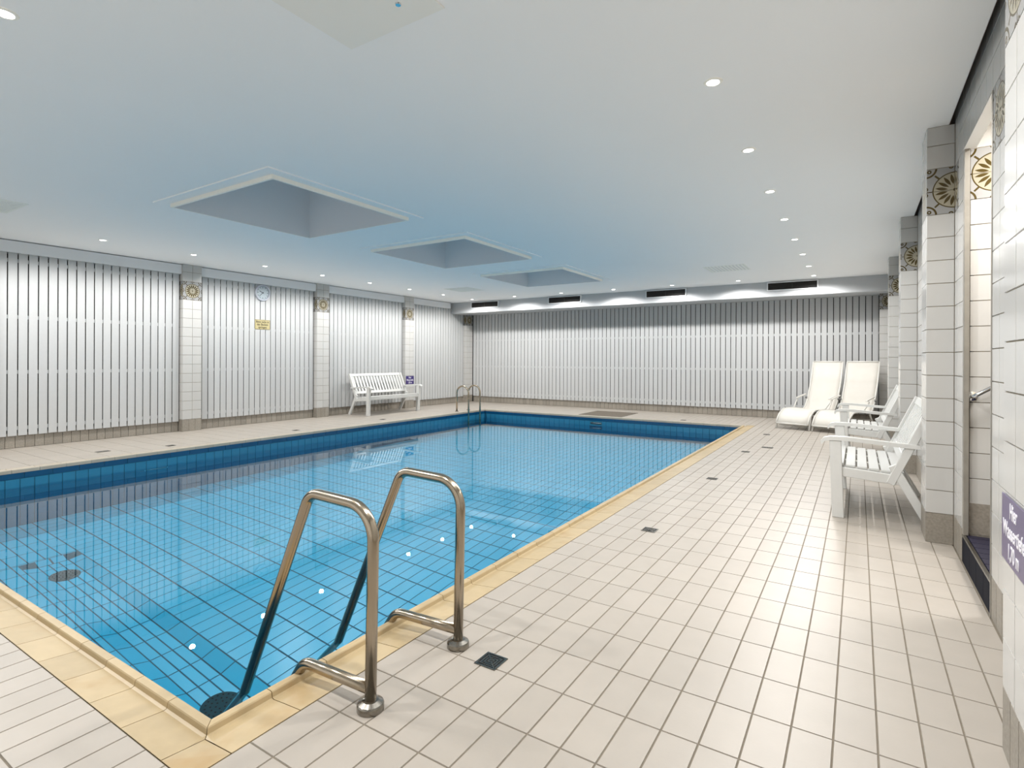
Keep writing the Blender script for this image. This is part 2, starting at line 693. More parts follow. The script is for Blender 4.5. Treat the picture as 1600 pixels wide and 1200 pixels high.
def baseboard(name, p, d, length, nrm, label, start=0.0):
    """grey skirting tiles on a thin grout bed; p = start at floor, d = unit direction"""
    p, d, nrm = Vector(p), Vector(d), Vector(nrm)
    e = p + d * length
    mb = MB()
    back = -nrm * 0.095
    f = -nrm * 0.006
    c = [p + back, p + f, e + f, e + back]
    mb.hexa([*(v for v in c), *(v + Vector((0, 0, BH - .002)) for v in c)])
    b = mb.build(name, M['grey_grout'])
    tag(b, label, 'baseboard', kind='structure')
    tl = TileField('skirting_tile', 'grey_tile', 0.007, 0.001)
    u = Vector((0, 0, 1)).cross(nrm)
    for (a0, a1) in cuts(0, length, start, BP):
        cc = p + d * ((a0 + a1) / 2) + Vector((0, 0, BH / 2))
        tl.add(cc, u, (0, 0, 1), a1 - a0 - .004, BH - .002)
    tl.build(b)
    return b


LP = [2.06, 4.734, 7.406, 10.027, 12.518]     # near edges of the left pillars
PW = 0.31
segs = [(LP[i] + PW, LP[i + 1]) for i in range(4)]
names = ['between the nearest left pillars', 'below the slats with the clock', 'behind the bench on the left', 'behind the far pool ladder']
mbase = []
for (ya, yb), nm in zip(segs, names):
    baseboard('baseboard_left', (XL, ya, 0), (0, 1, 0), yb - ya, (1, 0, 0), 'grey tiled skirting ' + nm, 0.05)
baseboard('baseboard_far', (XLP, YF + .03, 0), (1, 0, 0), 0.335 - XLP, (0, -1, 0), 'grey tiled skirting along the far slatted wall', 0.03)

# ------------------------------------------------------------------ slat panels
SP, SWD = 0.1093, 0.0955
ZS0, ZS1 = 0.168, 2.638


def slat_panel(label, origin, d, length, nrm, z1, phase, right_align=False):
    t = empty('slat_panel', origin)
    tag(t, label, 'wall panel', 'white slatted wall panels')
    d, nrm = Vector(d), Vector(nrm)
    u = Vector((0, 0, 1)).cross(nrm)

    def bar(a0, a1, zz0, zz1, f0, f1):
        mb = MB()
        p0, p1 = d * a0, d * a1
        ring = [p0 - nrm * f1, p1 - nrm * f1, p1 - nrm * f0, p0 - nrm * f0]
        mb.hexa([v + Vector((0, 0, zz0)) for v in ring] + [v + Vector((0, 0, zz1)) for v in ring], 0.002)
        return mb
    pos = phase
    meshes = {}
    while pos < length - 0.02:
        a0, a1 = max(pos, 0.0), min(pos + SWD, length)
        if a1 - a0 > 0.015:
            key = round(a1 - a0, 4)
            if key not in meshes:
                me = bar(0, a1 - a0, ZS0, z1, 0.0, 0.018).mesh('slat')
                me.materials.append(M['slat_paint'])
                meshes[key] = me
            o = link(bpy.data.objects.new('slat', meshes[key]), t)
            jit = random.uniform(-.0015, .0015)
            o.location = d * a0 + nrm * jit + Vector((0, 0, random.uniform(-.002, .002)))
        pos += SP
    for zb in (0.27, 1.03, 1.775, 2.535):
        if zb > z1 - 0.03:
            continue
        bar(0.0, length, zb - .024, zb + .024, 0.021, 0.045).build('batten', M['batten_paint'], t)
    return t


XS = -9.60
slat_panel('leftmost white slatted wall panel before the first pillar', (XS, LP[0] + PW + .01, 0), (0, 1, 0),
           4.716 - (LP[0] + PW + .01), (1, 0, 0), ZS1, (4.716 - SWD - (LP[0] + PW + .01)) % SP - SP)
slat_panel('white slatted wall panel carrying the round clock', (XS, LP[1] + PW + .008, 0), (0, 1, 0),
           LP[2] - .016 - (LP[1] + PW + .008), (1, 0, 0), ZS1, -0.062)
slat_panel('white slatted wall panel behind the left bench', (XS, LP[2] + PW + .008, 0), (0, 1, 0),
           LP[3] - .016 - (LP[2] + PW + .008), (1, 0, 0), ZS1, -0.03)
slat_panel('white slatted wall panel on the left nearest the far corner', (XS, LP[3] + PW + .008, 0), (0, 1, 0),
           LP[4] - .016 - (LP[3] + PW + .008), (1, 0, 0), ZS1, -0.05)
slat_panel('wide white slatted panel covering the far wall', (XLP + .012, YF, 0), (1, 0, 0), 0.325 - XLP, (0, -1, 0), 2.54,
           (0.01 + 0.007 - (XLP + .012)) % SP - SP)

# grey beams above the left slats
beam_ends = [(LP[0] + PW, LP[1]), (LP[1] + PW, LP[2]), (LP[2] + PW, LP[3]), (LP[3] + PW, 11.86)]
for i, (ya, yb) in enumerate(beam_ends):
    o = MB().box(-9.735, -9.545, ya + .003, yb - .003, 2.634, 2.788).build('trim_%d' % (i + 1), M['beam_paint'])
    tag(o, 'grey boxed beam above the slats ' + ['left of the first pillar', 'above the clock', 'above the bench', 'ending at the far soffit'][i],
        'beam', kind='structure')

# soffit at the far end
mb = MB()
YS = 11.95
prof = [(YS, 2.505), (YS + .012, 2.495), (12.955, 2.52), (12.955, ZC), (YS + .05, ZC)]
xa, xb = -9.735, 0.50
n = len(prof)
mb.raw([(xa, y, z) for y, z in prof] + [(xb, y, z) for y, z in prof],
       [tuple(range(n - 1, -1, -1)), tuple(range(n, 2 * n))] + [(k, (k + 1) % n, n + (k + 1) % n, n + k) for k in range(n)])
soffit = mb.build('trim_5', M['soffit_paint'])
tag(soffit, 'white boxed soffit with dark vents above the far wall', 'soffit', kind='structure')
for i, x0 in enumerate((-8.90, -6.51, -4.02, -1.53)):
    x1 = x0 + 0.86
    t = empty('air_vent', ((x0 + x1) / 2, YS, 2.70))
    tag(t, ['leftmost', 'second from left', 'third from left', 'rightmost'][i] + ' dark slotted air vent in the far soffit', 'vent', 'soffit air vents')
    w, hh = 0.43, 0.068
    mb = MB()
    for (a, b, c, d) in ((-w - .018, w + .018, hh, hh + .018), (-w - .018, w + .018, -hh - .018, -hh), (-w - .018, -w, -hh, hh), (w, w + .018, -hh, hh)):
        mb.box(a, b, -0.006, 0.055, c, d)
    mb.build('frame', M['vent_frame'], t)
    MB().box(-w, w, 0.012, 0.03, -hh, hh).build('backing', M['dark_hole'], t)
    for k in range(5):
        zz = -hh + (k + .5) * 2 * hh / 5
        MB().box(-w, w, 0.0, 0.012, zz - .006, zz + .006).build('louvre', M['vent_dark'], t)
    MB().box(-.006, .006, -.003, 0.012, -hh, hh).build('mullion', M['vent_dark'], t)

# ------------------------------------------------------------------ tiled pillars
ZB = 0.20
ROWS = []
z = ZB
for k in range(13):
    ROWS.append((z, z + RH, 'w')); z += RH
D0 = z
for k in range(2):
    ROWS.append((z, z + RH, 'd')); z += RH
ROWS.append((z, z + RH, 'w')); z += RH
ROWS.append((z, ZC, 'w'))
DZ = D0 + RH          # motif centre height
TG = 0.0034


def tiled_face(parent, p, d, nrm, cols, motif=None, rows=None, z0=0.0, z1=9.0, base=True):
    """white wall tiles on a vertical face. p start on floor, d unit direction, cols list of (a0,a1), motif = distance of rosette centre"""
    p, d, nrm = Vector(p), Vector(d), Vector(nrm)
    u = Vector((0, 0, 1)).cross(nrm)
    sgn = 1.0 if u.dot(d) > 0 else -1.0
    inv = parent.matrix_world.inverted()
    for (a0, a1) in cols:
        for (za, zb, kind) in ROWS:
            za, zb = max(za, z0), min(zb, z1)
            if zb - za < 0.02 or a1 - a0 < 0.012:
                continue
            w, h = a1 - a0 - TG, zb - za - TG
            cc = p + d * ((a0 + a1) / 2) + Vector((0, 0, (za + zb) / 2)) + nrm * 0.005
            if kind == 'd' and motif is not None and abs((a0 + a1) / 2 - motif) < 0.156:
                mo = p + d * motif + Vector((0, 0, DZ)) + nrm * 0.005
                off = Vector((((a0 + a1) / 2 - motif) * sgn, (za + zb) / 2 - DZ, 0))
                vs, fs = frustum(w + .002, h + .002, 0.005, 0.0012)
                mb = MB(); mb.raw([Vector(v) + off for v in vs], fs)
                o = mb.build('decor_tile', M['deco_tile'], parent)
                o.matrix_local = inv @ basis(mo, u, (0, 0, 1))
            else:
                o = bpy.data.objects.new('wall_tile', tile_mesh('wall_tile', w, h, 0.005, 0.0012, 'white_tile'))
                link(o, parent)
                o.matrix_local = inv @ basis(cc, u, (0, 0, 1))
    if base:
        a, b = cols[0][0], cols[-1][1]
        lo, hi = min(a, b), max(a, b)
        nb = max(1, round((hi - lo) / BP))
        for k in range(nb):
            a0, a1 = lo + (hi - lo) * k / nb, lo + (hi - lo) * (k + 1) / nb
            cc = p + d * ((a0 + a1) / 2) + Vector((0, 0, ZB / 2)) + nrm * 0.005
            o = bpy.data.objects.new('skirting_tile', tile_mesh('skirting_tile', a1 - a0 - .004, ZB - .002, 0.005, 0.001, 'grey_tile'))
            link(o, parent)
            o.matrix_local = inv @ basis(cc, u, (0, 0, 1))


def pillar(label, x0, x1, y0, y1, faces):
    b = MB().box(x0, x1, y0, y1, 0, ZC).build('pillar', M['wall_grout'])
    b.data.update()
    tag(b, label, 'pillar', 'white tiled pillars with a rosette band', kind='structure')
    for (p, d, nrm, cols, motif) in faces:
        tiled_face(b, p, d, nrm, cols, motif)
    return b


LL = ['white tiled pillar with rosette band just outside the left edge of view', 'white tiled pillar with rosette band left of the clock panel',
      'white tiled pillar with rosette band right of the clock panel', 'white tiled pillar with rosette band beside the bench, carrying a violet sign',
      'white tiled pillar with rosette band in the far left corner']
for y, lab in zip(LP, LL):
    e = 0.005
    xf = XLP - e
    two = [(0, PW / 2), (PW / 2, PW)]
    fc = [((xf, y, 0), (0, 1, 0), (1, 0, 0), two, PW / 2),
          ((xf, y + e, 0), (-1, 0, 0), (0, -1, 0), [(0, PW / 2 - .03)], -0.03)]
    pillar(lab, -9.73, xf, y + e, y + PW, fc)

RP = [1.977, 4.627, 7.33, 10.03, 12.52]
RL = ['white tiled pillar with a violet depth sign at the right edge of view', 'nearest fully visible white tiled pillar, beside the shower niche',
      'second white tiled pillar on the right, between the two slatted seats', 'third white tiled pillar on the right, beside the loungers',
      'white tiled pillar in the far right corner behind the loungers']
for i, (y, lab) in enumerate(zip(RP, RL)):
    e = 0.005
    xf = (XRP if i < 4 else 0.34) + e
    wd = XR - xf + e
    two = [(0, PW / 2), (PW / 2, PW)]
    fc = [((xf, y, 0), (0, 1, 0), (-1, 0, 0), two, PW / 2),
          ((xf - e, y + e, 0), (1, 0, 0), (0, -1, 0), [(0, min(wd, .152))], min(wd, .152))]
    if i == 0:
        fc.append(((xf - e, y + PW - e, 0), (1, 0, 0), (0, 1, 0), [(0, .150)], .150))
    pillar(lab, xf, XR + .004, y + e, y + PW - (e if i == 0 else 0), fc)

# ------------------------------------------------------------------ right wall and the shower niche
NY0, NY1, NZ0, NZ1 = 3.425, 4.272, 0.165, 2.515
XW = XR + 0.005
mb = MB()
mb.box(XW, XW + .024, YN, NY0, 0, 3.12)
mb.box(XW, XW + .024, NY1 + .02, 13.0, 0, 3.12)
mb.box(XW, XW + .024, NY0, NY1 + .02, NZ1, 3.12)
wall_r = mb.build('wall_right', M['wall_grout'])
tag(wall_r, 'white tiled right wall between the pillars', 'wall', kind='structure')
ROWS.append((ZC, ZC + RH, 'w'))
ROWS.append((ZC + RH, 3.11, 'w'))
c1 = 3.262
tiled_face(wall_r, (XW, 0, 0), (0, 1, 0), (-1, 0, 0), [(2.292, 2.952), (2.952, 3.107), (3.107, 3.262), (3.262, 3.42)][1:], c1)
tiled_face(wall_r, (XW, 0, 0), (0, 1, 0), (-1, 0, 0), [(2.332, 2.487), (2.487, 2.642), (2.642, 2.797), (2.797, 2.952)], None)
tiled_face(wall_r, (XW, 0, 0), (0, 1, 0), (-1, 0, 0), [(NY1 + .02, 4.475), (4.475, 4.626)], 4.626)
tiled_face(wall_r, (XW, 0, 0), (0, 1, 0), (-1, 0, 0), [(3.42, 3.575), (3.575, 3.73), (3.73, 3.885), (3.885, 4.04), (4.04, 4.195), (4.195, NY1 + .02)],
           None, z0=NZ1, base=False)
tlw = TileField('wall_tile', 'white_tile', 0.005, 0.0012)
for (ya, yb) in ((YN, 1.977), (4.937, 7.33), (7.64, 10.03), (10.34, 12.52)):
    for (a0, a1) in cuts(ya, yb, ya, RH + .0005):
        for (za, zb, kind) in ROWS:
            tlw.add((XR, (a0 + a1) / 2, (za + zb) / 2), (0, -1, 0), (0, 0, 1), a1 - a0 - TG, zb - za - TG)
tlw.build(wall_r, 40, 'tile_field')
for (ya, yb), nm in zip(((4.937, 7.33), (7.64, 10.03), (10.34, 12.52)), ('nearer slatted seat', 'farther slatted seat', 'loungers')):
    mb = MB().box(XR - .006, XR - .001, ya + .002, yb - .002, 0, ZB).build('skirting', M['grey_tile'], wall_r)

NX1 = 1.55
mb = MB()
mb.box(XW + .05, NX1, NY1 + .04, NY1 + .10, 0, 3.12)          # far side of niche
mb.box(XW + .05, NX1, NY0 - .08, NY0 - .01, 0, 3.12)
mb.box(NX1, NX1 + .08, NY0 - .08, NY1 + .1, 0, 3.12)
niche = mb.build('wall_shower', M['wall_grout'])
tag(niche, 'brightly lit white tiled walls inside the shower niche', 'wall', kind='structure')
cc = [(0.0, .125)] + [(.125 + .155 * k, .28 + .155 * k) for k in range(5)]
ROWS_N = ROWS
tiled_face(niche, (XW + .03, NY1 + .04, 0), (1, 0, 0), (0, -1, 0), cc, .125, z0=0.0, z1=3.0)
o = MB().box(XW + .05, NX1, NY0, NY1 + .04, 2.72, 2.76).build('ceiling_shower', M['ceiling_paint'])
tag(o, 'white ceiling inside the shower niche', 'ceiling', kind='structure')
lt = MB().lathe([(0, 0.02), (.07, 0.02), (.085, .03), (.085, .055), (0, .055)], (1.05, 3.82, 2.665), 24).build('niche_lamp', M['niche_glow'])
tag(lt, 'glowing round lamp on the shower niche ceiling', 'lamp')
ld = bpy.data.lights.new('niche_light', 'AREA')
ld.shape = 'DISK'; ld.size = 0.3; ld.energy = 36; ld.color = (1, .97, .94)
lo = bpy.data.objects.new('niche_light', ld)
link(lo, lt); lo.location = (1.05, 3.82, 2.67)
# frame profile and raised dark tray
o = MB().box(XR + .002, XR + .030, NY1 - .004, NY1 + .03, NZ0, NZ1, .003).build('trim_6', M['niche_trim'])
tag(o, 'grey metal corner profile on the far jamb of the shower niche', 'trim', kind='structure')
o = MB().box(XR - .004, XR + .012, NY0 - .007, NY0 + .004, 0.0, NZ1, .002).build('trim_7', M['niche_trim'])
tag(o, 'thin metal edge on the near jamb of the shower niche', 'trim', kind='structure')
o = MB().box(XR + .001, XR + .06, NY0, NY1 + .02, NZ1 - .004, NZ1).build('trim_8', M['ceiling_paint'])
tag(o, 'white underside of the lintel over the shower niche', 'trim', kind='structure')
for k in range(6):
    x0 = XW + .03 + k * .105
    ob = bpy.data.objects.new('skirting_tile', tile_mesh('skirting_tile', .101, .19, .005, .001, 'grey_tile'))
    link(ob, niche)
    ob.matrix_local = basis((x0 + .05, NY1 + .0335, NZ0 + .10), (1, 0, 0), (0, 0, 1))
tray = MB().box(XR + .006, NX1, NY0 + .001, NY1 + .019, 0.0, NZ0 - .006).build('floor_shower', M['niche_riser'])
tag(tray, 'raised dark blue tiled tray of the shower niche', 'shower tray', kind='structure')
tt = TileField('tray_tile', 'niche_floor', 0.005, 0.001)
for (xa, xb) in cuts(XR + .02, NX1, XR + .02, .20):
    for (ya, yb) in cuts(NY0, NY1 + .018, NY0, .10):
        tt.add(((xa + xb) / 2, (ya + yb) / 2, NZ0), (1, 0, 0), (0, 1, 0), xb - xa - .004, yb - ya - .004)
tt.build(tray)
for (ya, yb) in cuts(NY0, NY1 + .018, NY0, .20):
    o = bpy.data.objects.new('riser_tile', tile_mesh('riser_tile', yb - ya - .003, NZ0 - .02, .005, .001, 'niche_riser'))
    link(o, tray)
    o.matrix_local = basis((XR + .001, (ya + yb) / 2, (NZ0 - .014) / 2), (0, -1, 0), (0, 0, 1))
MB().box(XR - .001, XR + .018, NY0, NY1 + .018, NZ0 - .010, NZ0 + .002, .002).build('edge_profile', M['steel_drain'], tray)
# chrome grab rail in the niche
t = empty('grab_rail', (0.66, NY1 + .035, 1.05))
tag(t, 'chrome grab rail on the wall of the shower niche', 'grab rail')
MB().tube(fillet([(-.075, 0.0, -.04), (-.075, -.06, -.04), (.13, -.06, .10), (.13, 0, .10)], .03, 6), 0.012, 12).build('bar', M['chrome'], t)
MB().lathe([(0, .0), (.028, .0), (.028, .008), (.014, .016), (0, .016)], (-.075, 0, -.04), 18, 'Y').build('rosette', M['chrome'], t)
MB().lathe([(0, .0), (.028, .0), (.028, .008), (.014, .016), (0, .016)], (.13, 0, .10), 18, 'Y').build('rosette', M['chrome'], t)

# ------------------------------------------------------------------ swimming pool
pool = empty('swimming_pool', (0, 0, 0))
tag(pool, 'rectangular blue tiled swimming pool filled with clear water', 'pool')
ZN, ZFAR = -1.89, -1.52            # floor level near / far
CHY0, CHY1, CHX0, CHX1, CHZ = 1.80, 2.25, -6.50, -3.04, -1.945   # sump channel


def floor_z(y):
    return ZN if y <= CHY1 else ZN + (ZFAR - ZN) * (y - CHY1) / (PY1 - CHY1)


g = 0.004
mb = MB()
a0, a1, b0, b1 = PX0 - g, PX1 + g, PY0 - g, PY1 + g
zt = -0.05


def q(*p):
    mb.face(p)


# walls (facing inwards)
q((a0, b0, zt), (a0, b1, zt), (a0, b1, ZFAR - g), (a0, CHY1, ZN - g), (a0, b0, ZN - g))
q((a1, b1, zt), (a1, b0, zt), (a1, b0, ZN - g), (a1, CHY1, ZN - g), (a1, b1, ZFAR - g))
q((a1, b0, zt), (a0, b0, zt), (a0, b0, ZN - g), (a1, b0, ZN - g))
q((a0, b1, zt), (a1, b1, zt), (a1, b1, ZFAR - g), (a0, b1, ZFAR - g))
# floor
q((a0, CHY1, ZN - g), (a1, CHY1, ZN - g), (a1, b1, ZFAR - g), (a0, b1, ZFAR - g))
zn = ZN - g
q((a0, b0, zn), (a1, b0, zn), (a1, CHY0, zn), (a0, CHY0, zn))
q((a0, CHY0, zn), (CHX0, CHY0, zn), (CHX0, CHY1, zn), (a0, CHY1, zn))
q((CHX1, CHY0, zn), (a1, CHY0, zn), (a1, CHY1, zn), (CHX1, CHY1, zn))
sl = 0.11
cz = CHZ - g
q((CHX0 + sl, CHY0 + sl, cz), (CHX1 - sl, CHY0 + sl, cz), (CHX1 - sl, CHY1 - sl, cz), (CHX0 + sl, CHY1 - sl, cz))
q((CHX0, CHY0, zn), (CHX1, CHY0, zn), (CHX1 - sl, CHY0 + sl, cz), (CHX0 + sl, CHY0 + sl, cz))
q((CHX1, CHY0, zn), (CHX1, CHY1, zn), (CHX1 - sl, CHY1 - sl, cz), (CHX1 - sl, CHY0 + sl, cz))
q((CHX1, CHY1, zn), (CHX0, CHY1, zn), (CHX0 + sl, CHY1 - sl, cz), (CHX1 - sl, CHY1 - sl, cz))
q((CHX0, CHY1, zn), (CHX0, CHY0, zn), (CHX0 + sl, CHY0 + sl, cz), (CHX0 + sl, CHY1 - sl, cz))
basin = mb.build('basin', M['pool_grout'], pool)
basin.cycles.is_caustics_receiver = True

pf = TileField('bottom_tile', 'pool_tile', 0.004, 0.001, receiver=True)
pg = 0.009
slope = (0, PY1 - CHY1, ZFAR - ZN)
ls = math.hypot(slope[1], slope[2])
XO = -4.774
for (xa, xb) in cuts(PX0, PX1, XO, 0.125):
    for (ya, yb) in cuts(CHY1, PY1, CHY1, 0.25):
        pf.add(((xa + xb) / 2, (ya + yb) / 2, floor_z((ya + yb) / 2)), (1, 0, 0), slope, xb - xa - pg * .75, (yb - ya) - pg * 1.3)
for (x0, x1, y0, y1) in ((PX0, CHX0, PY0, CHY1), (CHX1, PX1, PY0, CHY1), (CHX0, CHX1, PY0, CHY0)):
    for (xa, xb) in cuts(x0, x1, XO, 0.25):
        for (ya, yb) in cuts(y0, y1, CHY1, 0.125):
            pf.add(((xa + xb) / 2, (ya + yb) / 2, ZN), (1, 0, 0), (0, 1, 0), xb - xa - pg, yb - ya - pg)
for (xa, xb) in cuts(CHX0 + sl, CHX1 - sl, XO, 0.25):
    w3 = (CHY1 - CHY0 - 2 * sl) / 3
    for k in range(3):
        pf.add(((xa + xb) / 2, CHY0 + sl + w3 * (k + .5), CHZ), (1, 0, 0), (0, 1, 0), xb - xa - pg, w3 - pg)
    hs = math.hypot(sl, ZN - CHZ)
    pf.add(((xa + xb) / 2, CHY1 - sl / 2, (ZN + CHZ) / 2), (1, 0, 0), (0, sl, ZN - CHZ), xb - xa - pg, hs - pg)
    pf.add(((xa + xb) / 2, CHY0 + sl / 2, (ZN + CHZ) / 2), (-1, 0, 0), (0, -sl, ZN - CHZ), xb - xa - pg, hs - pg)
hs = math.hypot(sl, ZN - CHZ)
for yy in (CHY0 + sl + .058, CHY1 - sl - .058):
    pf.add((CHX0 + sl / 2, yy, (ZN + CHZ) / 2), (0, 1, 0), (-sl, 0, ZN - CHZ), .10, hs - pg)
    pf.add((CHX1 - sl / 2, yy, (ZN + CHZ) / 2), (0, -1, 0), (sl, 0, ZN - CHZ), .10, hs - pg)
pf.build(pool, 300)

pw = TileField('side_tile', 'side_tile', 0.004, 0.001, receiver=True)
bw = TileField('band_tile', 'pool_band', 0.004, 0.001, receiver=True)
ZBND = -0.094


def pool_side(p, d, nrm, length, zlow, jo):
    p, d, nrm = Vector(p), Vector(d), Vector(nrm)
    u = Vector((0, 0, 1)).cross(nrm)
    for (s0, s1) in cuts(0, length, jo + .036, 0.25):
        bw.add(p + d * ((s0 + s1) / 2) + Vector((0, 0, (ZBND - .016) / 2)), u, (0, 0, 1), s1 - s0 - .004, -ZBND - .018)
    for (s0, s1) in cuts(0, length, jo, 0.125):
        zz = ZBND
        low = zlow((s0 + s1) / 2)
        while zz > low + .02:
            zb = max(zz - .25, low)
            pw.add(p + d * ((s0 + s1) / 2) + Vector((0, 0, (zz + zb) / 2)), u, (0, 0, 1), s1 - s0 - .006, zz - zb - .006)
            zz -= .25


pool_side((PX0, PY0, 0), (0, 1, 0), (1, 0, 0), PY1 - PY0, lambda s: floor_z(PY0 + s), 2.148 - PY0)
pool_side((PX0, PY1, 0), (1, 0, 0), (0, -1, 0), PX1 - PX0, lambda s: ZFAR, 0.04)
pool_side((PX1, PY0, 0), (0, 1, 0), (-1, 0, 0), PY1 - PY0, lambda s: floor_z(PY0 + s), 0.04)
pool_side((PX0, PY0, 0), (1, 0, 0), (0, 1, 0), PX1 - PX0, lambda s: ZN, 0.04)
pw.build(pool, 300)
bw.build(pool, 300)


def bottom_drain(x, y, z, r, material):
    d = MB().lathe([(r, 0), (r, .012), (r - .012, .02), (0, .024)], (x, y, z), 40).build('bottom_drain', M[material], pool)
    hb = MB()
    for ring, nn in ((.25, 6), (.5, 12), (.75, 18)):
        for k in range(nn):
            a = 2 * PI * k / nn + ring
            hb.lathe([(0, .0005), (.0065, .0)], (x + r * ring * math.cos(a), y + r * ring * math.sin(a), z + .0245 - .0085 * ring * ring * .3), 8)
    h = hb.build('drain_holes', M['dark_hole'], d)
    h['kind'] = 'stuff'
    return d


bottom_drain(-6.05, 2.00, CHZ, .115, 'drain_grey')
bottom_drain(-3.49, 1.985, CHZ, .125, 'drain_teal')


def inlet(c, nrm, label):
    nrm = Vector(nrm)
    u = Vector((0, 0, 1)).cross(nrm)
    t = MB()
    w = 0.14
    f = []
    for (a, b, z0, z1) in ((-w, w, .022, .034), (-w, w, -.034, -.022), (-w, -w + .012, -.022, .022), (w - .012, w, -.022, .022)):
        ring = [u * a + nrm * 0, u * b + nrm * 0, u * b + nrm * .012, u * a + nrm * .012]
        t.hexa([v + Vector((0, 0, z0)) for v in ring] + [v + Vector((0, 0, z1)) for v in ring])
    fr = t.build('inlet_slot', M['chrome'], pool)
    fr.location = c
    b = MB()
    ring = [u * -w, u * w, u * w + nrm * .003, u * -w + nrm * .003]
    b.hexa([v + Vector((0, 0, -.022)) for v in ring] + [v + Vector((0, 0, .022)) for v in ring])
    b.build('slot_opening', M['dark_hole'], fr)
    m = MB().tube([u * (-w + .02) + nrm * .01 + Vector((0, 0, .004)), u * (w - .02) + nrm * .01 + Vector((0, 0, .004))], .008, 10)
    m.build('slot_lip', M['chrome'], fr)


inlet((-4.775, PY1, -0.142), (0, -1, 0), '')
inlet((PX0, 3.51, -0.33), (1, 0, 0), '')

# water
mb = MB()
mb.face([(PX0 + .001, PY0 + .001, ZW), (PX1 - .001, PY0 + .001, ZW), (PX1 - .001, PY1 - .001, ZW), (PX0 + .001, PY1 - .001, ZW)])
water = mb.build('pool_water', M['water'])
tag(water, 'still clear pool water mirroring the white slats', 'water', kind='stuff')
water.cycles.is_caustics_caster = True
water.data.polygons[0].use_smooth = True

# ------------------------------------------------------------------ coping stones
coping = empty('pool_coping', (0, 0, 0))
tag(coping, 'beige stone coping with raised lip around the pool edge', 'coping', kind='structure')
mb = MB()
for (a, b, c, d) in ((CX0, CX1, CY0, PY0 - .012), (CX0, CX1, PY1 + .012, CY1), (CX0, PX0 - .012, PY0, PY1), (PX1 + .012, CX1, PY0, PY1)):
    mb.box(a + .002, b - .002, c + .002, d - .002, -0.11, -0.024)
mb.build('mortar_bed', M['coping_joint'], coping)
# profile: (distance from the pool edge outwards, height)
PRF = [(-0.004, -0.016), (-0.004, 0.004), (0.002, 0.0105), (0.010, 0.0115), (0.030, 0.010), (0.033, 0.006), (0.036, -0.011),
       (0.046, -0.0145), (0.10, -0.009), (1.0, -0.0008)]
CPITCH = 0.242


def stone(p, d, out, length, width, mit0=0.0, mit1=0.0):
    """d along the edge, out away from the pool; mitre offsets at the ends (1 = 45 degrees)"""
    d, out = Vector(d), Vector(out)
    prof = [(min(a, width), h) for a, h in PRF]
    prof += [(width, -0.03), (-0.004, -0.03)]
    n = len(prof)
    jj = 0.0016
    A, B = [], []
    for a, h in prof:
        lip = min(a, 0.046)
        A.append(out * a + d * (jj - mit0 * lip) + Vector((0, 0, h)))
        B.append(out * a + d * (length - jj + mit1 * lip) + Vector((0, 0, h)))
    mb = MB()
    mb.raw(A + B, [tuple(range(n - 1, -1, -1)), tuple(range(n, 2 * n))] + [(k, (k + 1) % n, n + (k + 1) % n, n + k) for k in range(n)])
    return mb


def coping_run(p, d, out, length, width, origin, material='coping'):
    p, d = Vector(p), Vector(d)
    cells = cuts(0, length, origin, CPITCH)
    cache = {}
    for i, (s0, s1) in enumerate(cells):
        first, last = i == 0, i == len(cells) - 1
        key = (round(s1 - s0, 4), first, last)
        if key not in cache:
            me = stone(p, d, out, s1 - s0, width, 1.0 if first else 0, 1.0 if last else 0).mesh('coping_stone')
            bm = bmesh.new(); bm.from_mesh(me)
            bmesh.ops.recalc_face_normals(bm, faces=bm.faces)
            bm.to_mesh(me); bm.free()
            me.materials.append(M[material])
            cache[key] = me
        o = link(bpy.data.objects.new('coping_stone', cache[key]), coping)
        o.location = p + d * s0


coping_run((PX1, PY0, 0), (0, 1, 0), (1, 0, 0), PY1 - PY0, CO - .002, 1.209 - PY0)
coping_run((PX0, PY0, 0), (0, 1, 0), (-1, 0, 0), PY1 - PY0, CO - .002, 0.1, 'coping_pale')
coping_run((PX0, PY0, 0), (1, 0, 0), (0, -1, 0), PX1 - PX0, 0.178, (-2.293 - PX0) % CPITCH)
coping_run((PX0, PY1, 0), (1, 0, 0), (0, 1, 0), PX1 - PX0, CO - .002, 0.1, 'coping_pale')
for (xa, xb, ya, yb, mm) in ((PX1 + .048, CX1 - .002, CY0 + .002, PY0 - .048, 'coping'), (CX0 + .002, PX0 - .048, CY0 + .002, PY0 - .048, 'coping'),
                             (PX1 + .048, CX1 - .002, PY1 + .048, CY1 - .002, 'coping'), (CX0 + .002, PX0 - .048, PY1 + .048, CY1 - .002, 'coping_pale')):
    icx, icy = (xa if xa > -4 else xb), (yb if yb < 4 else ya)
    tz = lambda x, y: -.0135 if (x == icx and y == icy) else -.001
    ring = [(xa, ya), (xb, ya), (xb, yb), (xa, yb)]
    MB().hexa([(x, y, -.03) for x, y in ring] + [(x, y, tz(x, y)) for x, y in ring]).build('coping_stone', M[mm], coping)


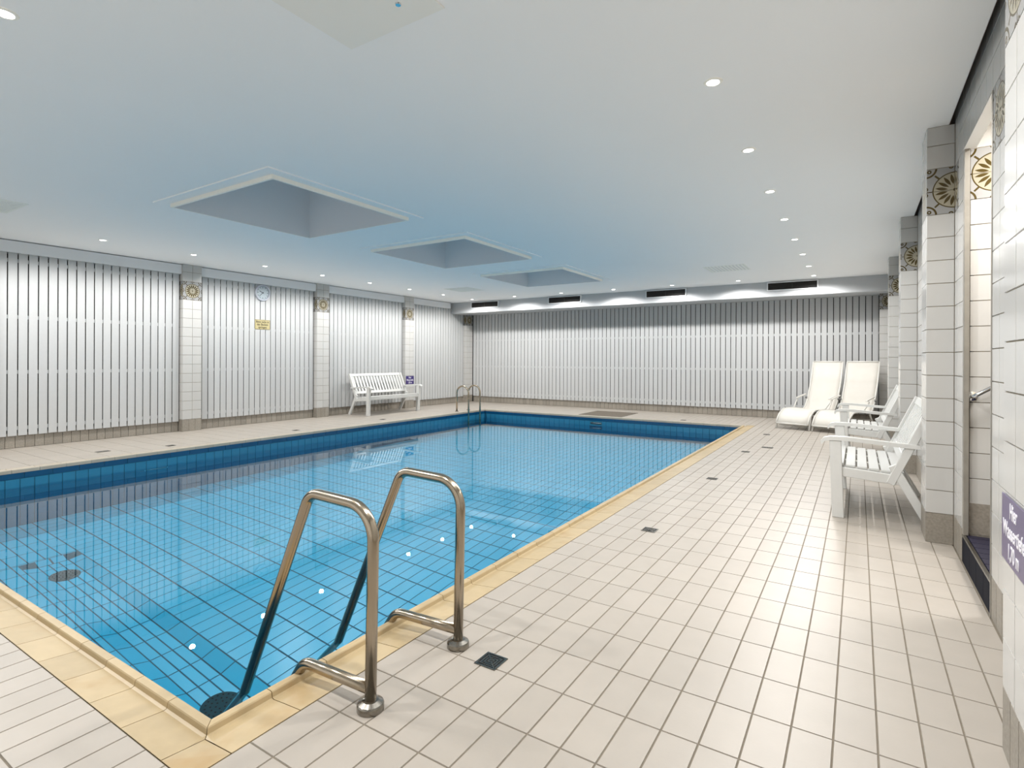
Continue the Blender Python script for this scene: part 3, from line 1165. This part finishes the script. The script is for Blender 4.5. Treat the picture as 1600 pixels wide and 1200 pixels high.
# ------------------------------------------------------------------ ladders
def ladder_near():
    t = empty('pool_ladder', (-1.432, 1.59, 0))
    tag(t, 'large brushed steel pool ladder rails in the foreground corner', 'ladder')
    for s in (-1, 1):
        y = s * 0.2465
        path = fillet([(0, y, 0.02), (0.012, y, 0.70), (-0.33, y, 0.712), (-0.755, y, -0.19), (-1.05, y, -0.82), (-1.05, y, -1.15)], [.115, .075, 5.0, .12], 10)
        rail = MB().tube(path, 0.0205, 20).build('handrail', M['steel'], t)
        arm = fillet([(-0.005, y, 0.072), (-0.36, y, 0.058), (-0.47, y, -0.10), (-0.47, y, -1.15)], [.075, .15], 10)
        MB().tube(arm, 0.0205, 20).build('lower_arm', M['steel'], t)
        MB().lathe([(0.0205, 0.036), (.028, .034), (.044, .026), (.047, .021), (.047, .001), (0, .001)], (0, y, 0), 40).build('base_flange', M['steel_drain'], t)
    for k in range(3):
        z = -0.52 - k * .27
        MB().box(-.55, -.44, -.2465, .2465, z - .014, z + .014, .006).build('tread', M['steel'], t)


ladder_near()


def ladder_far():
    t = empty('pool_ladder', (-7.955, 10.345, 0))
    tag(t, 'small chrome pool ladder rails at the far left corner', 'ladder')
    for s in (-1, 1):
        y = s * 0.225
        pts = [(0, y, 0.0), (0, y, 0.44)]
        for k in range(1, 12):
            a = PI - PI * k / 12
            pts.append((0.172 + 0.172 * math.cos(a), y, 0.44 + 0.165 * math.sin(a)))
        pts += [(0.344, y, 0.44), (0.344, y, -1.2)]
        MB().tube(pts, 0.0195, 14).build('handrail', M['steel'], t)
        MB().lathe([(0.0195, 0.02), (.04, .014), (.042, .001), (0, .001)], (0, y, 0), 24).build('base_flange', M['steel_drain'], t)
    for k in range(3):
        z = -0.40 - k * .27
        MB().box(.30, .40, -.225, .225, z - .012, z + .012, .005).build('tread', M['steel'], t)


ladder_far()


# ------------------------------------------------------------------ floor drains and hatch
def drain(x, y, label, s=0.05):
    t = empty('floor_drain', (x, y, 0))
    tag(t, label, 'drain', 'square metal floor drains')
    e = s
    mb = MB()
    w = .008
    for (a, b, c, d) in ((-e, e, -e, -e + w), (-e, e, e - w, e), (-e, -e + w, -e + w, e - w), (e - w, e, -e + w, e - w)):
        mb.box(a, b, c, d, -.001, .003)
    mb.build('rim', M['steel_drain'], t)
    MB().box(-e + w, e - w, -e + w, e - w, -.0005, .0008).build('sump', M['dark_hole'], t)
    for k, h in enumerate((.82, .56, .30)):
        r0, r1 = (e - w) * h, (e - w) * h - .0048
        mb = MB()
        for (a, b, c, d) in ((-r0, r0, -r0, -r1), (-r0, r0, r1, r0), (-r0, -r1, -r1, r1), (r1, r0, -r1, r1)):
            mb.box(a, b, c, d, .0008, .0026)
        mb.build('grate_ring', M['steel_drain'], t)
    mb = MB()
    for a in (PI / 4, 3 * PI / 4):
        c = Vector((math.cos(a), math.sin(a), 0)) * (e - w) * 1.38
        mb.beam(-c + Vector((0, 0, .0018)), c + Vector((0, 0, .0018)), .004, .002)
    mb.build('grate_cross', M['steel_drain'], t)
    return t


for x, y, lab in [(-1.25, 1.82, 'square steel floor drain beside the near pool ladder'),
                  (-1.262, 3.845, 'second square floor drain from the near ladder, right deck'),
                  (-1.27, 5.865, 'third square floor drain from the near ladder, right deck'),
                  (-1.271, 7.85, 'fourth square floor drain from the near ladder, right deck'),
                  (-1.275, 9.88, 'fifth square floor drain from the near ladder, near the loungers'),
                  (-8.12, 3.885, 'square floor drain on the left deck near the first pillar'),
                  (-8.12, 5.90, 'square floor drain on the left deck below the clock'),
                  (-8.15, 7.95, 'square floor drain on the left deck in front of the bench'),
                  (-3.02, 11.31, 'square floor drain on the far deck behind the pool')]:
    drain(x, y, lab)


def slot_grate(x, y, w, h, label):
    t = empty('floor_grate', (x, y, 0))
    tag(t, label, 'drain')
    mb = MB()
    for (a, b, c, d) in ((-w, w, -h, -h + .01), (-w, w, h - .01, h), (-w, -w + .01, -h + .01, h - .01), (w - .01, w, -h + .01, h - .01)):
        mb.box(a, b, c, d, -.001, .003)
    mb.build('rim', M['steel_drain'], t)
    MB().box(-w + .01, w - .01, -h + .01, h - .01, -.0005, .001).build('sump', M['dark_hole'], t)
    for k in range(6):
        xx = -w + .01 + (2 * w - .02) * (k + .5) / 6
        MB().box(xx - .005, xx + .005, -h + .01, h - .01, .001, .0026).build('grate_bar', M['steel_drain'], t)


slot_grate(-1.072, 8.395, .07, .06, 'wider dark floor grate right of the drain row near the loungers')
slot_grate(-8.335, 3.155, .05, .075, 'dark floor grate on the left deck below the leftmost slats')

t = empty('floor_hatch', (-4.79, 11.66, 0))
tag(t, 'flat grey floor hatch behind the far pool edge', 'hatch')
MB().box(-.49, .49, -.52, .52, -.001, .004).build('cover', M['hatch_grey'], t)
mb = MB()
for (a, b, c, d) in ((-.505, .505, -.535, -.52), (-.505, .505, .52, .535), (-.505, -.49, -.52, .52), (.49, .505, -.52, .52)):
    mb.box(a, b, c, d, -.001, .005)
mb.build('rim', M['steel_drain'], t)


# ------------------------------------------------------------------ slatted benches
def bench(label, loc, rz, width, n_back, group):
    """local: x along the seat, +y towards the sitter's feet"""
    t = empty('slatted_bench', loc, rz)
    tag(t, label, 'bench', group)
    W = width / 2
    bv = .004
    P = M['bench_paint']
    inner = W - .05
    # seat slats run along x
    for k in range(6):
        y = .245 - k * .0775
        z = .415 - .028 * (k / 5) + (.004 if k == 0 else 0)
        MB().box(-inner + .004, inner - .004, y - .066, y, z - .02, z, .004).build('seat_slat', P, t)
    for x in ([-inner * .96, 0, inner * .96] if width > 1.3 else [-inner * .96, -inner * .33, inner * .33, inner * .96]):
        MB().beam((x, .235, .375), (x, -.20, .35), .03, .045, b=.003).build('seat_bearer', P, t)
    MB().box(-inner, inner, .225, .252, .335, .393, bv).build('front_apron', P, t)
    MB().beam((-inner, -.175, .345), (inner, -.175, .345), .03, .06, b=.003).build('rear_apron', P, t)
    # back: inclined frame with upright slats
    b0, b1 = Vector((0, -.175, .43)), Vector((0, -.37, .865))
    dirn = (b1 - b0).normalized()
    nrm = Vector((0, dirn.z, -dirn.y))
    MB().beam((-inner, b1.y, b1.z), (inner, b1.y, b1.z), .03, .065, up=dirn, b=.004).build('back_top_rail', P, t)
    lowr = b0 + dirn * .06
    MB().beam((-inner, lowr.y, lowr.z), (inner, lowr.y, lowr.z), .028, .06, up=dirn, b=.004).build('back_low_rail', P, t)
    s0, s1 = b0 + dirn * .085, b1 - dirn * .03
    for k in range(n_back):
        x = -inner + (k + .5) * 2 * inner / n_back
        MB().beam((x, s0.y, s0.z), (x, s1.y, s1.z), .048 if width > 1.3 else .056, .016, up=nrm, b=.002).build('back_slat', P, t)
    for s in (-1, 1):
        x = s * (W - .026)
        # back post continues to the splayed rear leg
        MB().beam((x, -.12, .30), (x, b1.y - .008, b1.z + .03), .045, .055, up=nrm, b=.004).build('back_post', P, t)
        MB().beam((x, -.37, .0), (x, -.135, .44), .040, .06, up=nrm, b=.004).build('rear_leg', P, t)
        MB().hexa([(x - .03, .175, 0), (x + .03, .175, 0), (x + .03, .255, 0), (x - .03, .255, 0),
                   (x - .03, .195, .60), (x + .03, .195, .60), (x + .03, .275, .60), (x - .03, .275, .60)], .004).build('front_leg', P, t)
        MB().beam((x, .21, .36), (x, -.20, .33), .03, .07, b=.003).build('side_rail', P, t)
        # curved arm board
        mb = MB()
        prof = [(.335, .590), (.315, .618), (.27, .630), (.16, .632), (.0, .622), (-.15, .612), (-.30, .606)]
        up_, dn_ = [], []
        for (yy, zz) in prof:
            up_.append((yy, zz)); dn_.append((yy - .004, zz - .030))
        ring = up_ + list(reversed(dn_))
        nn = len(ring)
        a = [(x - .036, yy, zz) for yy, zz in ring]
        b = [(x + .036, yy, zz) for yy, zz in ring]
        faces = [(k, (k + 1) % nn, nn + (k + 1) % nn, nn + k) for k in range(nn)]
        m = len(prof)
        for k in range(m - 1):
            faces.append((k, nn - 1 - k, nn - 2 - k, k + 1))
            faces.append((nn + k, nn + k + 1, nn + nn - 2 - k, nn + nn - 1 - k))
        mb.raw(a + b, faces)
        me = mb.build('arm', P, t)
        bm = bmesh.new(); bm.from_mesh(me.data); bmesh.ops.recalc_face_normals(bm, faces=bm.faces); bm.to_mesh(me.data); bm.free()
    return t


bench('long white slatted garden bench against the left slatted wall', (-9.10, 9.02, 0), -PI / 2, 1.62, 17, 'white slatted benches')
bench('nearer white slatted armchair bench by the right pillars', (0.085, 5.56, 0), PI / 2, 1.20, 11, 'white slatted benches')
bench('farther white slatted armchair bench in front of the loungers', (0.085, 8.45, 0), PI / 2, 1.20, 11, 'white slatted benches')


# ------------------------------------------------------------------ sun loungers
def lounger(label, loc, rz):
    """local +y from foot to head"""
    t = empty('sun_lounger', loc, rz)
    tag(t, label, 'sun lounger', 'white sling sun loungers')
    prof = fillet([(0, 0.00, .10), (0, .10, .24), (0, .30, .345), (0, .75, .335), (0, 1.24, .285), (0, 1.40, .46), (0, 1.56, .80), (0, 1.69, 1.215)],
                  [.2, .3, .8, .18, .5, .6], 6)
    W = .262
    mb = MB()
    n = len(prof)
    v = []
    cols = 6
    for p in prof:
        for k in range(cols + 1):
            x = -W + 2 * W * k / cols
            sag = .012 * (1 - (x / W) ** 2)
            v.append((x, p.y, p.z - sag * (1 if p.y < 1.3 else .4)))
    f = []
    for i in range(n - 1):
        for k in range(cols):
            f.append((i * (cols + 1) + k, i * (cols + 1) + k + 1, (i + 1) * (cols + 1) + k + 1, (i + 1) * (cols + 1) + k))
    mb.raw(v, f, smooth=True)
    sl_ = mb.build('sling', M['sling'], t)
    sol = sl_.modifiers.new('thick', 'SOLIDIFY'); sol.thickness = .006
    F = M['sling_frame']
    for s in (-1, 1):
        x = s * (W + .008)
        MB().tube([(x, p.y, p.z - .004) for p in prof], .014, 10).build('side_tube', F, t)
        MB().tube([(x, .13, .26), (x + s * .012, .03, .0)], .015, 10).build('front_leg', F, t)
        MB().tube([(x, 1.12, .28), (x + s * .012, 1.36, .0)], .015, 10).build('rear_leg', F, t)
        MB().tube([(x, .75, .32), (x + s * .03, .98, .47), (x + s * .03, 1.0, .50)], .012, 8).build('arm_post', F, t)
        MB().hexa([(x - .006, .93, .505), (x + .028, .93, .505), (x + .028, 1.34, .56), (x - .006, 1.34, .56),
                   (x - .006, .93, .525), (x + .028, .93, .525), (x + .028, 1.34, .58), (x - .006, 1.34, .58)] if s > 0 else
                  [(x - .028, .93, .505), (x + .006, .93, .505), (x + .006, 1.34, .56), (x - .028, 1.34, .56),
                   (x - .028, .93, .525), (x + .006, .93, .525), (x + .006, 1.34, .58), (x - .028, 1.34, .58)], .004).build('arm_pad', F, t)
        MB().lathe([(0, -.016), (.022, -.016), (.022, .016), (0, .016)], (x + s * .02, 1.40, .50), 14, 'X').build('hinge', M['arm_grey'], t)
    MB().tube([(-W, 1.69, 1.21), (W, 1.69, 1.21)], .014, 10).build('top_tube', F, t)
    MB().tube([(-W, .0, .10), (W, .0, .10)], .014, 10).build('foot_tube', F, t)
    MB().tube([(-W, .10, .06), (W, .10, .06)], .010, 8).build('cross_bar', F, t)
    MB().tube([(-W, 1.2, .16), (W, 1.2, .16)], .012, 8).build('cross_bar', F, t)
    return t


lounger('left of the two white sling sun loungers by the far wall', (-1.00, 10.86, 0), -math.radians(17))
lounger('right of the two white sling sun loungers by the far wall', (-0.415, 10.69, 0), -math.radians(17))


# ------------------------------------------------------------------ signs and clock
def text_mesh(body, size, sx=1.0):
    cu = bpy.data.curves.new('txt', 'FONT')
    cu.body = body
    cu.size = size
    cu.align_x = 'CENTER'
    cu.align_y = 'CENTER'
    cu.extrude = 0.0006
    cu.offset = size * 0.010
    ob = bpy.data.objects.new('txt', cu)
    COL.objects.link(ob)
    dg = bpy.context.evaluated_depsgraph_get()
    me = bpy.data.meshes.new_from_object(ob.evaluated_get(dg))
    bpy.data.objects.remove(ob, do_unlink=True)
    for v in me.vertices:
        v.co.x *= sx
    return me


def sign(name, label, m, w, h, plate, ink, lines, border=None):
    t = empty(name)
    t.matrix_world = m
    tag(t, label, 'sign')
    bpy.context.view_layer.update()
    p = MB().box(-w / 2, w / 2, -h / 2, h / 2, 0, .004, .0012).build('plate', M[plate], t)
    if border:
        mb = MB()
        b, i = .010, .005
        x, y = w / 2 - i, h / 2 - i
        for (a0, a1, c0, c1) in ((-x, x, -y, -y + .004), (-x, x, y - .004, y), (-x, -x + .004, -y + .004, y - .004), (x - .004, x, -y + .004, y - .004)):
            mb.box(a0, a1, c0, c1, .004, .0046)
        mb.build('border', M[border], t)
    for (body, y, size, sx) in lines:
        me = text_mesh(body, size, sx)
        me.name = 'lettering'
        me.materials.clear()
        me.materials.append(M[ink])
        o = link(bpy.data.objects.new('lettering', me), t)
        o.location = (0, y, .0046)
    return t


sign('pool_rule_sign', 'small cream sign with black lettering below the clock', basis((XS + .003, 6.229, 1.873), (0, 1, 0), (0, 0, 1)), .312, .186, 'sign_cream', 'sign_black',
     [('Bitte nicht in', .050, .058, .88), ('das Becken', .0, .058, .88), ('springen', -.052, .058, .88)], 'sign_black')
sign('depth_sign', 'violet water depth sign on the pillar beside the left bench', basis((XLP + .002, 10.19, .704), (0, 1, 0), (0, 0, 1)), .285, .205,
     'sign_violet', 'sign_white', [('Hier', .062, .062, .8), ('Wassertiefe', .0, .062, .78), ('1,30 m', -.064, .062, .8)])
sign('depth_sign', 'violet water depth sign at the right edge, reading 1,70 m', basis((XRP - .002, 2.118, .712), (0, -1, 0), (0, 0, 1)), .305, .20,
     'sign_violet_near', 'sign_white', [('Hier', .062, .066, .74), ('Wassertiefe', .0, .066, .80), ('1,70 m', -.062, .066, .74)])

t = empty('wall_clock')
t.matrix_world = basis((XS + .002, 6.222, 2.478), (0, 1, 0), (0, 0, 1))
tag(t, 'round white wall clock with dark hands on the left slats', 'clock')
bpy.context.view_layer.update()
MB().lathe([(0, 0), (.158, 0), (.158, .022), (.150, .034), (.136, .036), (.124, .024)], (0, 0, 0), 48).build('rim', M['clock_white'], t)
MB().lathe([(.126, .018), (.126, .0245), (.121, .0245), (.121, .018)], (0, 0, 0), 48).build('inner_ring', M['clock_dark'], t)
MB().lathe([(.122, .0), (.122, .020), (0, .020)], (0, 0, 0), 48).build('face', M['clock_face'], t)
for k in range(12):
    a = 2 * PI * k / 12
    c, s = math.sin(a), math.cos(a)
    ln = .026 if k % 3 == 0 else .018
    MB().beam((c * (.112 - ln), s * (.112 - ln), .0207), (c * .112, s * .112, .0207), .008, .001, up=(0, 0, 1)).build('hour_mark', M['clock_dark'], t)


def hand(name, deg, ln, w):
    a = math.radians(deg)
    c, s = math.sin(a), math.cos(a)
    MB().beam((-c * .018, -s * .018, .0235), (c * ln, s * ln, .0235), w, .002, up=(0, 0, 1)).build(name, M['clock_dark'], t)


hand('hour_hand', 294, .072, .011)
hand('minute_hand', 226, .100, .008)
MB().lathe([(.011, .02), (.011, .027), (0, .027)], (0, 0, 0), 16).build('hub', M['clock_dark'], t)

# ------------------------------------------------------------------ ceiling fittings
for x, y, lab in ((-1.90, 9.83, 'faint square ceiling grille above the right deck'), (-7.49, 9.78, 'faint square ceiling grille near the far left corner'),
                  (-7.52, 1.75, 'faint square ceiling grille at the left edge of view')):
    t = empty('ceiling_grille', (x, y, ZC))
    tag(t, lab, 'grille', 'ceiling air grilles')
    a, b = .325, .315
    mb = MB()
    for (u0, u1, v0, v1) in ((-a, a, -b, -b + .02), (-a, a, b - .02, b), (-a, -a + .02, -b + .02, b - .02), (a - .02, a, -b + .02, b - .02)):
        mb.box(u0, u1, v0, v1, -.006, .0)
    mb.build('frame', M['grille'], t)
    MB().box(-a + .02, a - .02, -b + .02, b - .02, -.0015, -.0005).build('backing', M['vent_frame'], t)
    for k in range(11):
        xx = -a + .02 + (2 * a - .04) * (k + .5) / 11
        MB().box(xx - .014, xx + .014, -b + .02, b - .02, -.005, -.0015).build('fin', M['grille'], t)

t = empty('ceiling_hatch', (-1.875, 1.595, ZC))
tag(t, 'flat square access panel in the ceiling at the top of view', 'hatch')
MB().box(-.305, .305, -.305, .305, -.006, -.001, .001).build('panel', M['hatch_panel'], t)
MB().lathe([(0, -.012), (.012, -.012), (.014, -.006)], (.15, .17, 0), 14).build('lock', M['chrome'], t)


def downlight(x, y, label, group):
    t = empty('downlight', (x, y, ZC))
    tag(t, label, 'ceiling light', group)
    MB().lathe([(.034, -.0005), (.036, -.006), (.048, -.005), (.052, -.0005)], (0, 0, 0), 28).build('trim_ring', M['frame_paint'], t)
    MB().lathe([(.0345, -.001), (.0345, -.0045), (.02, -.0075), (0, -.0085)], (0, 0, 0), 24).build('lens', M['lamp_glow'], t)
    l = bpy.data.lights.new('bulb', 'SPOT')
    l.energy = LAMP_W
    l.color = LAMP_COL
    l.spot_size = math.radians(166)
    l.spot_blend = 0.42
    l.shadow_soft_size = 0.035
    l.cycles.is_caustics_light = True
    o = bpy.data.objects.new('bulb', l)
    link(o, t)
    o.location = (0, 0, -.03)


ORD = ['first', 'second', 'third', 'fourth', 'fifth', 'sixth', 'seventh', 'eighth', 'ninth', 'tenth']
LY0, LDY = 0.86, 1.1785
for k in range(10):
    y = LY0 + LDY * k
    if k < 2:
        downlight(-0.70, y, '%s recessed downlight overhead behind the top edge of view, right row' % ORD[k], 'downlights out of view')
        downlight(-8.52, y, '%s recessed downlight beyond the left edge of view, left row' % ORD[k], 'downlights out of view')
    else:
        downlight(-0.70, y, 'recessed downlight, %s from the top of view in the right-hand ceiling row' % ORD[k - 2], 'downlights along the right wall')
        downlight(-8.52, y, 'recessed downlight, %s from the left edge in the row along the left wall' % ORD[k - 2], 'downlights along the left wall')
for k in range(5):
    x = -8.52 + 1.3033 * (k + 1)
    downlight(x, LY0 + 9 * LDY, 'recessed downlight, %s from left between the corners in front of the far soffit' % ORD[k], 'downlights along the far soffit')
    downlight(x, LY0, ('recessed downlight cut by the top left corner of view' if k == 3 else '%s recessed downlight of the near row above the view' % ORD[k]),
              'downlights of the near row')
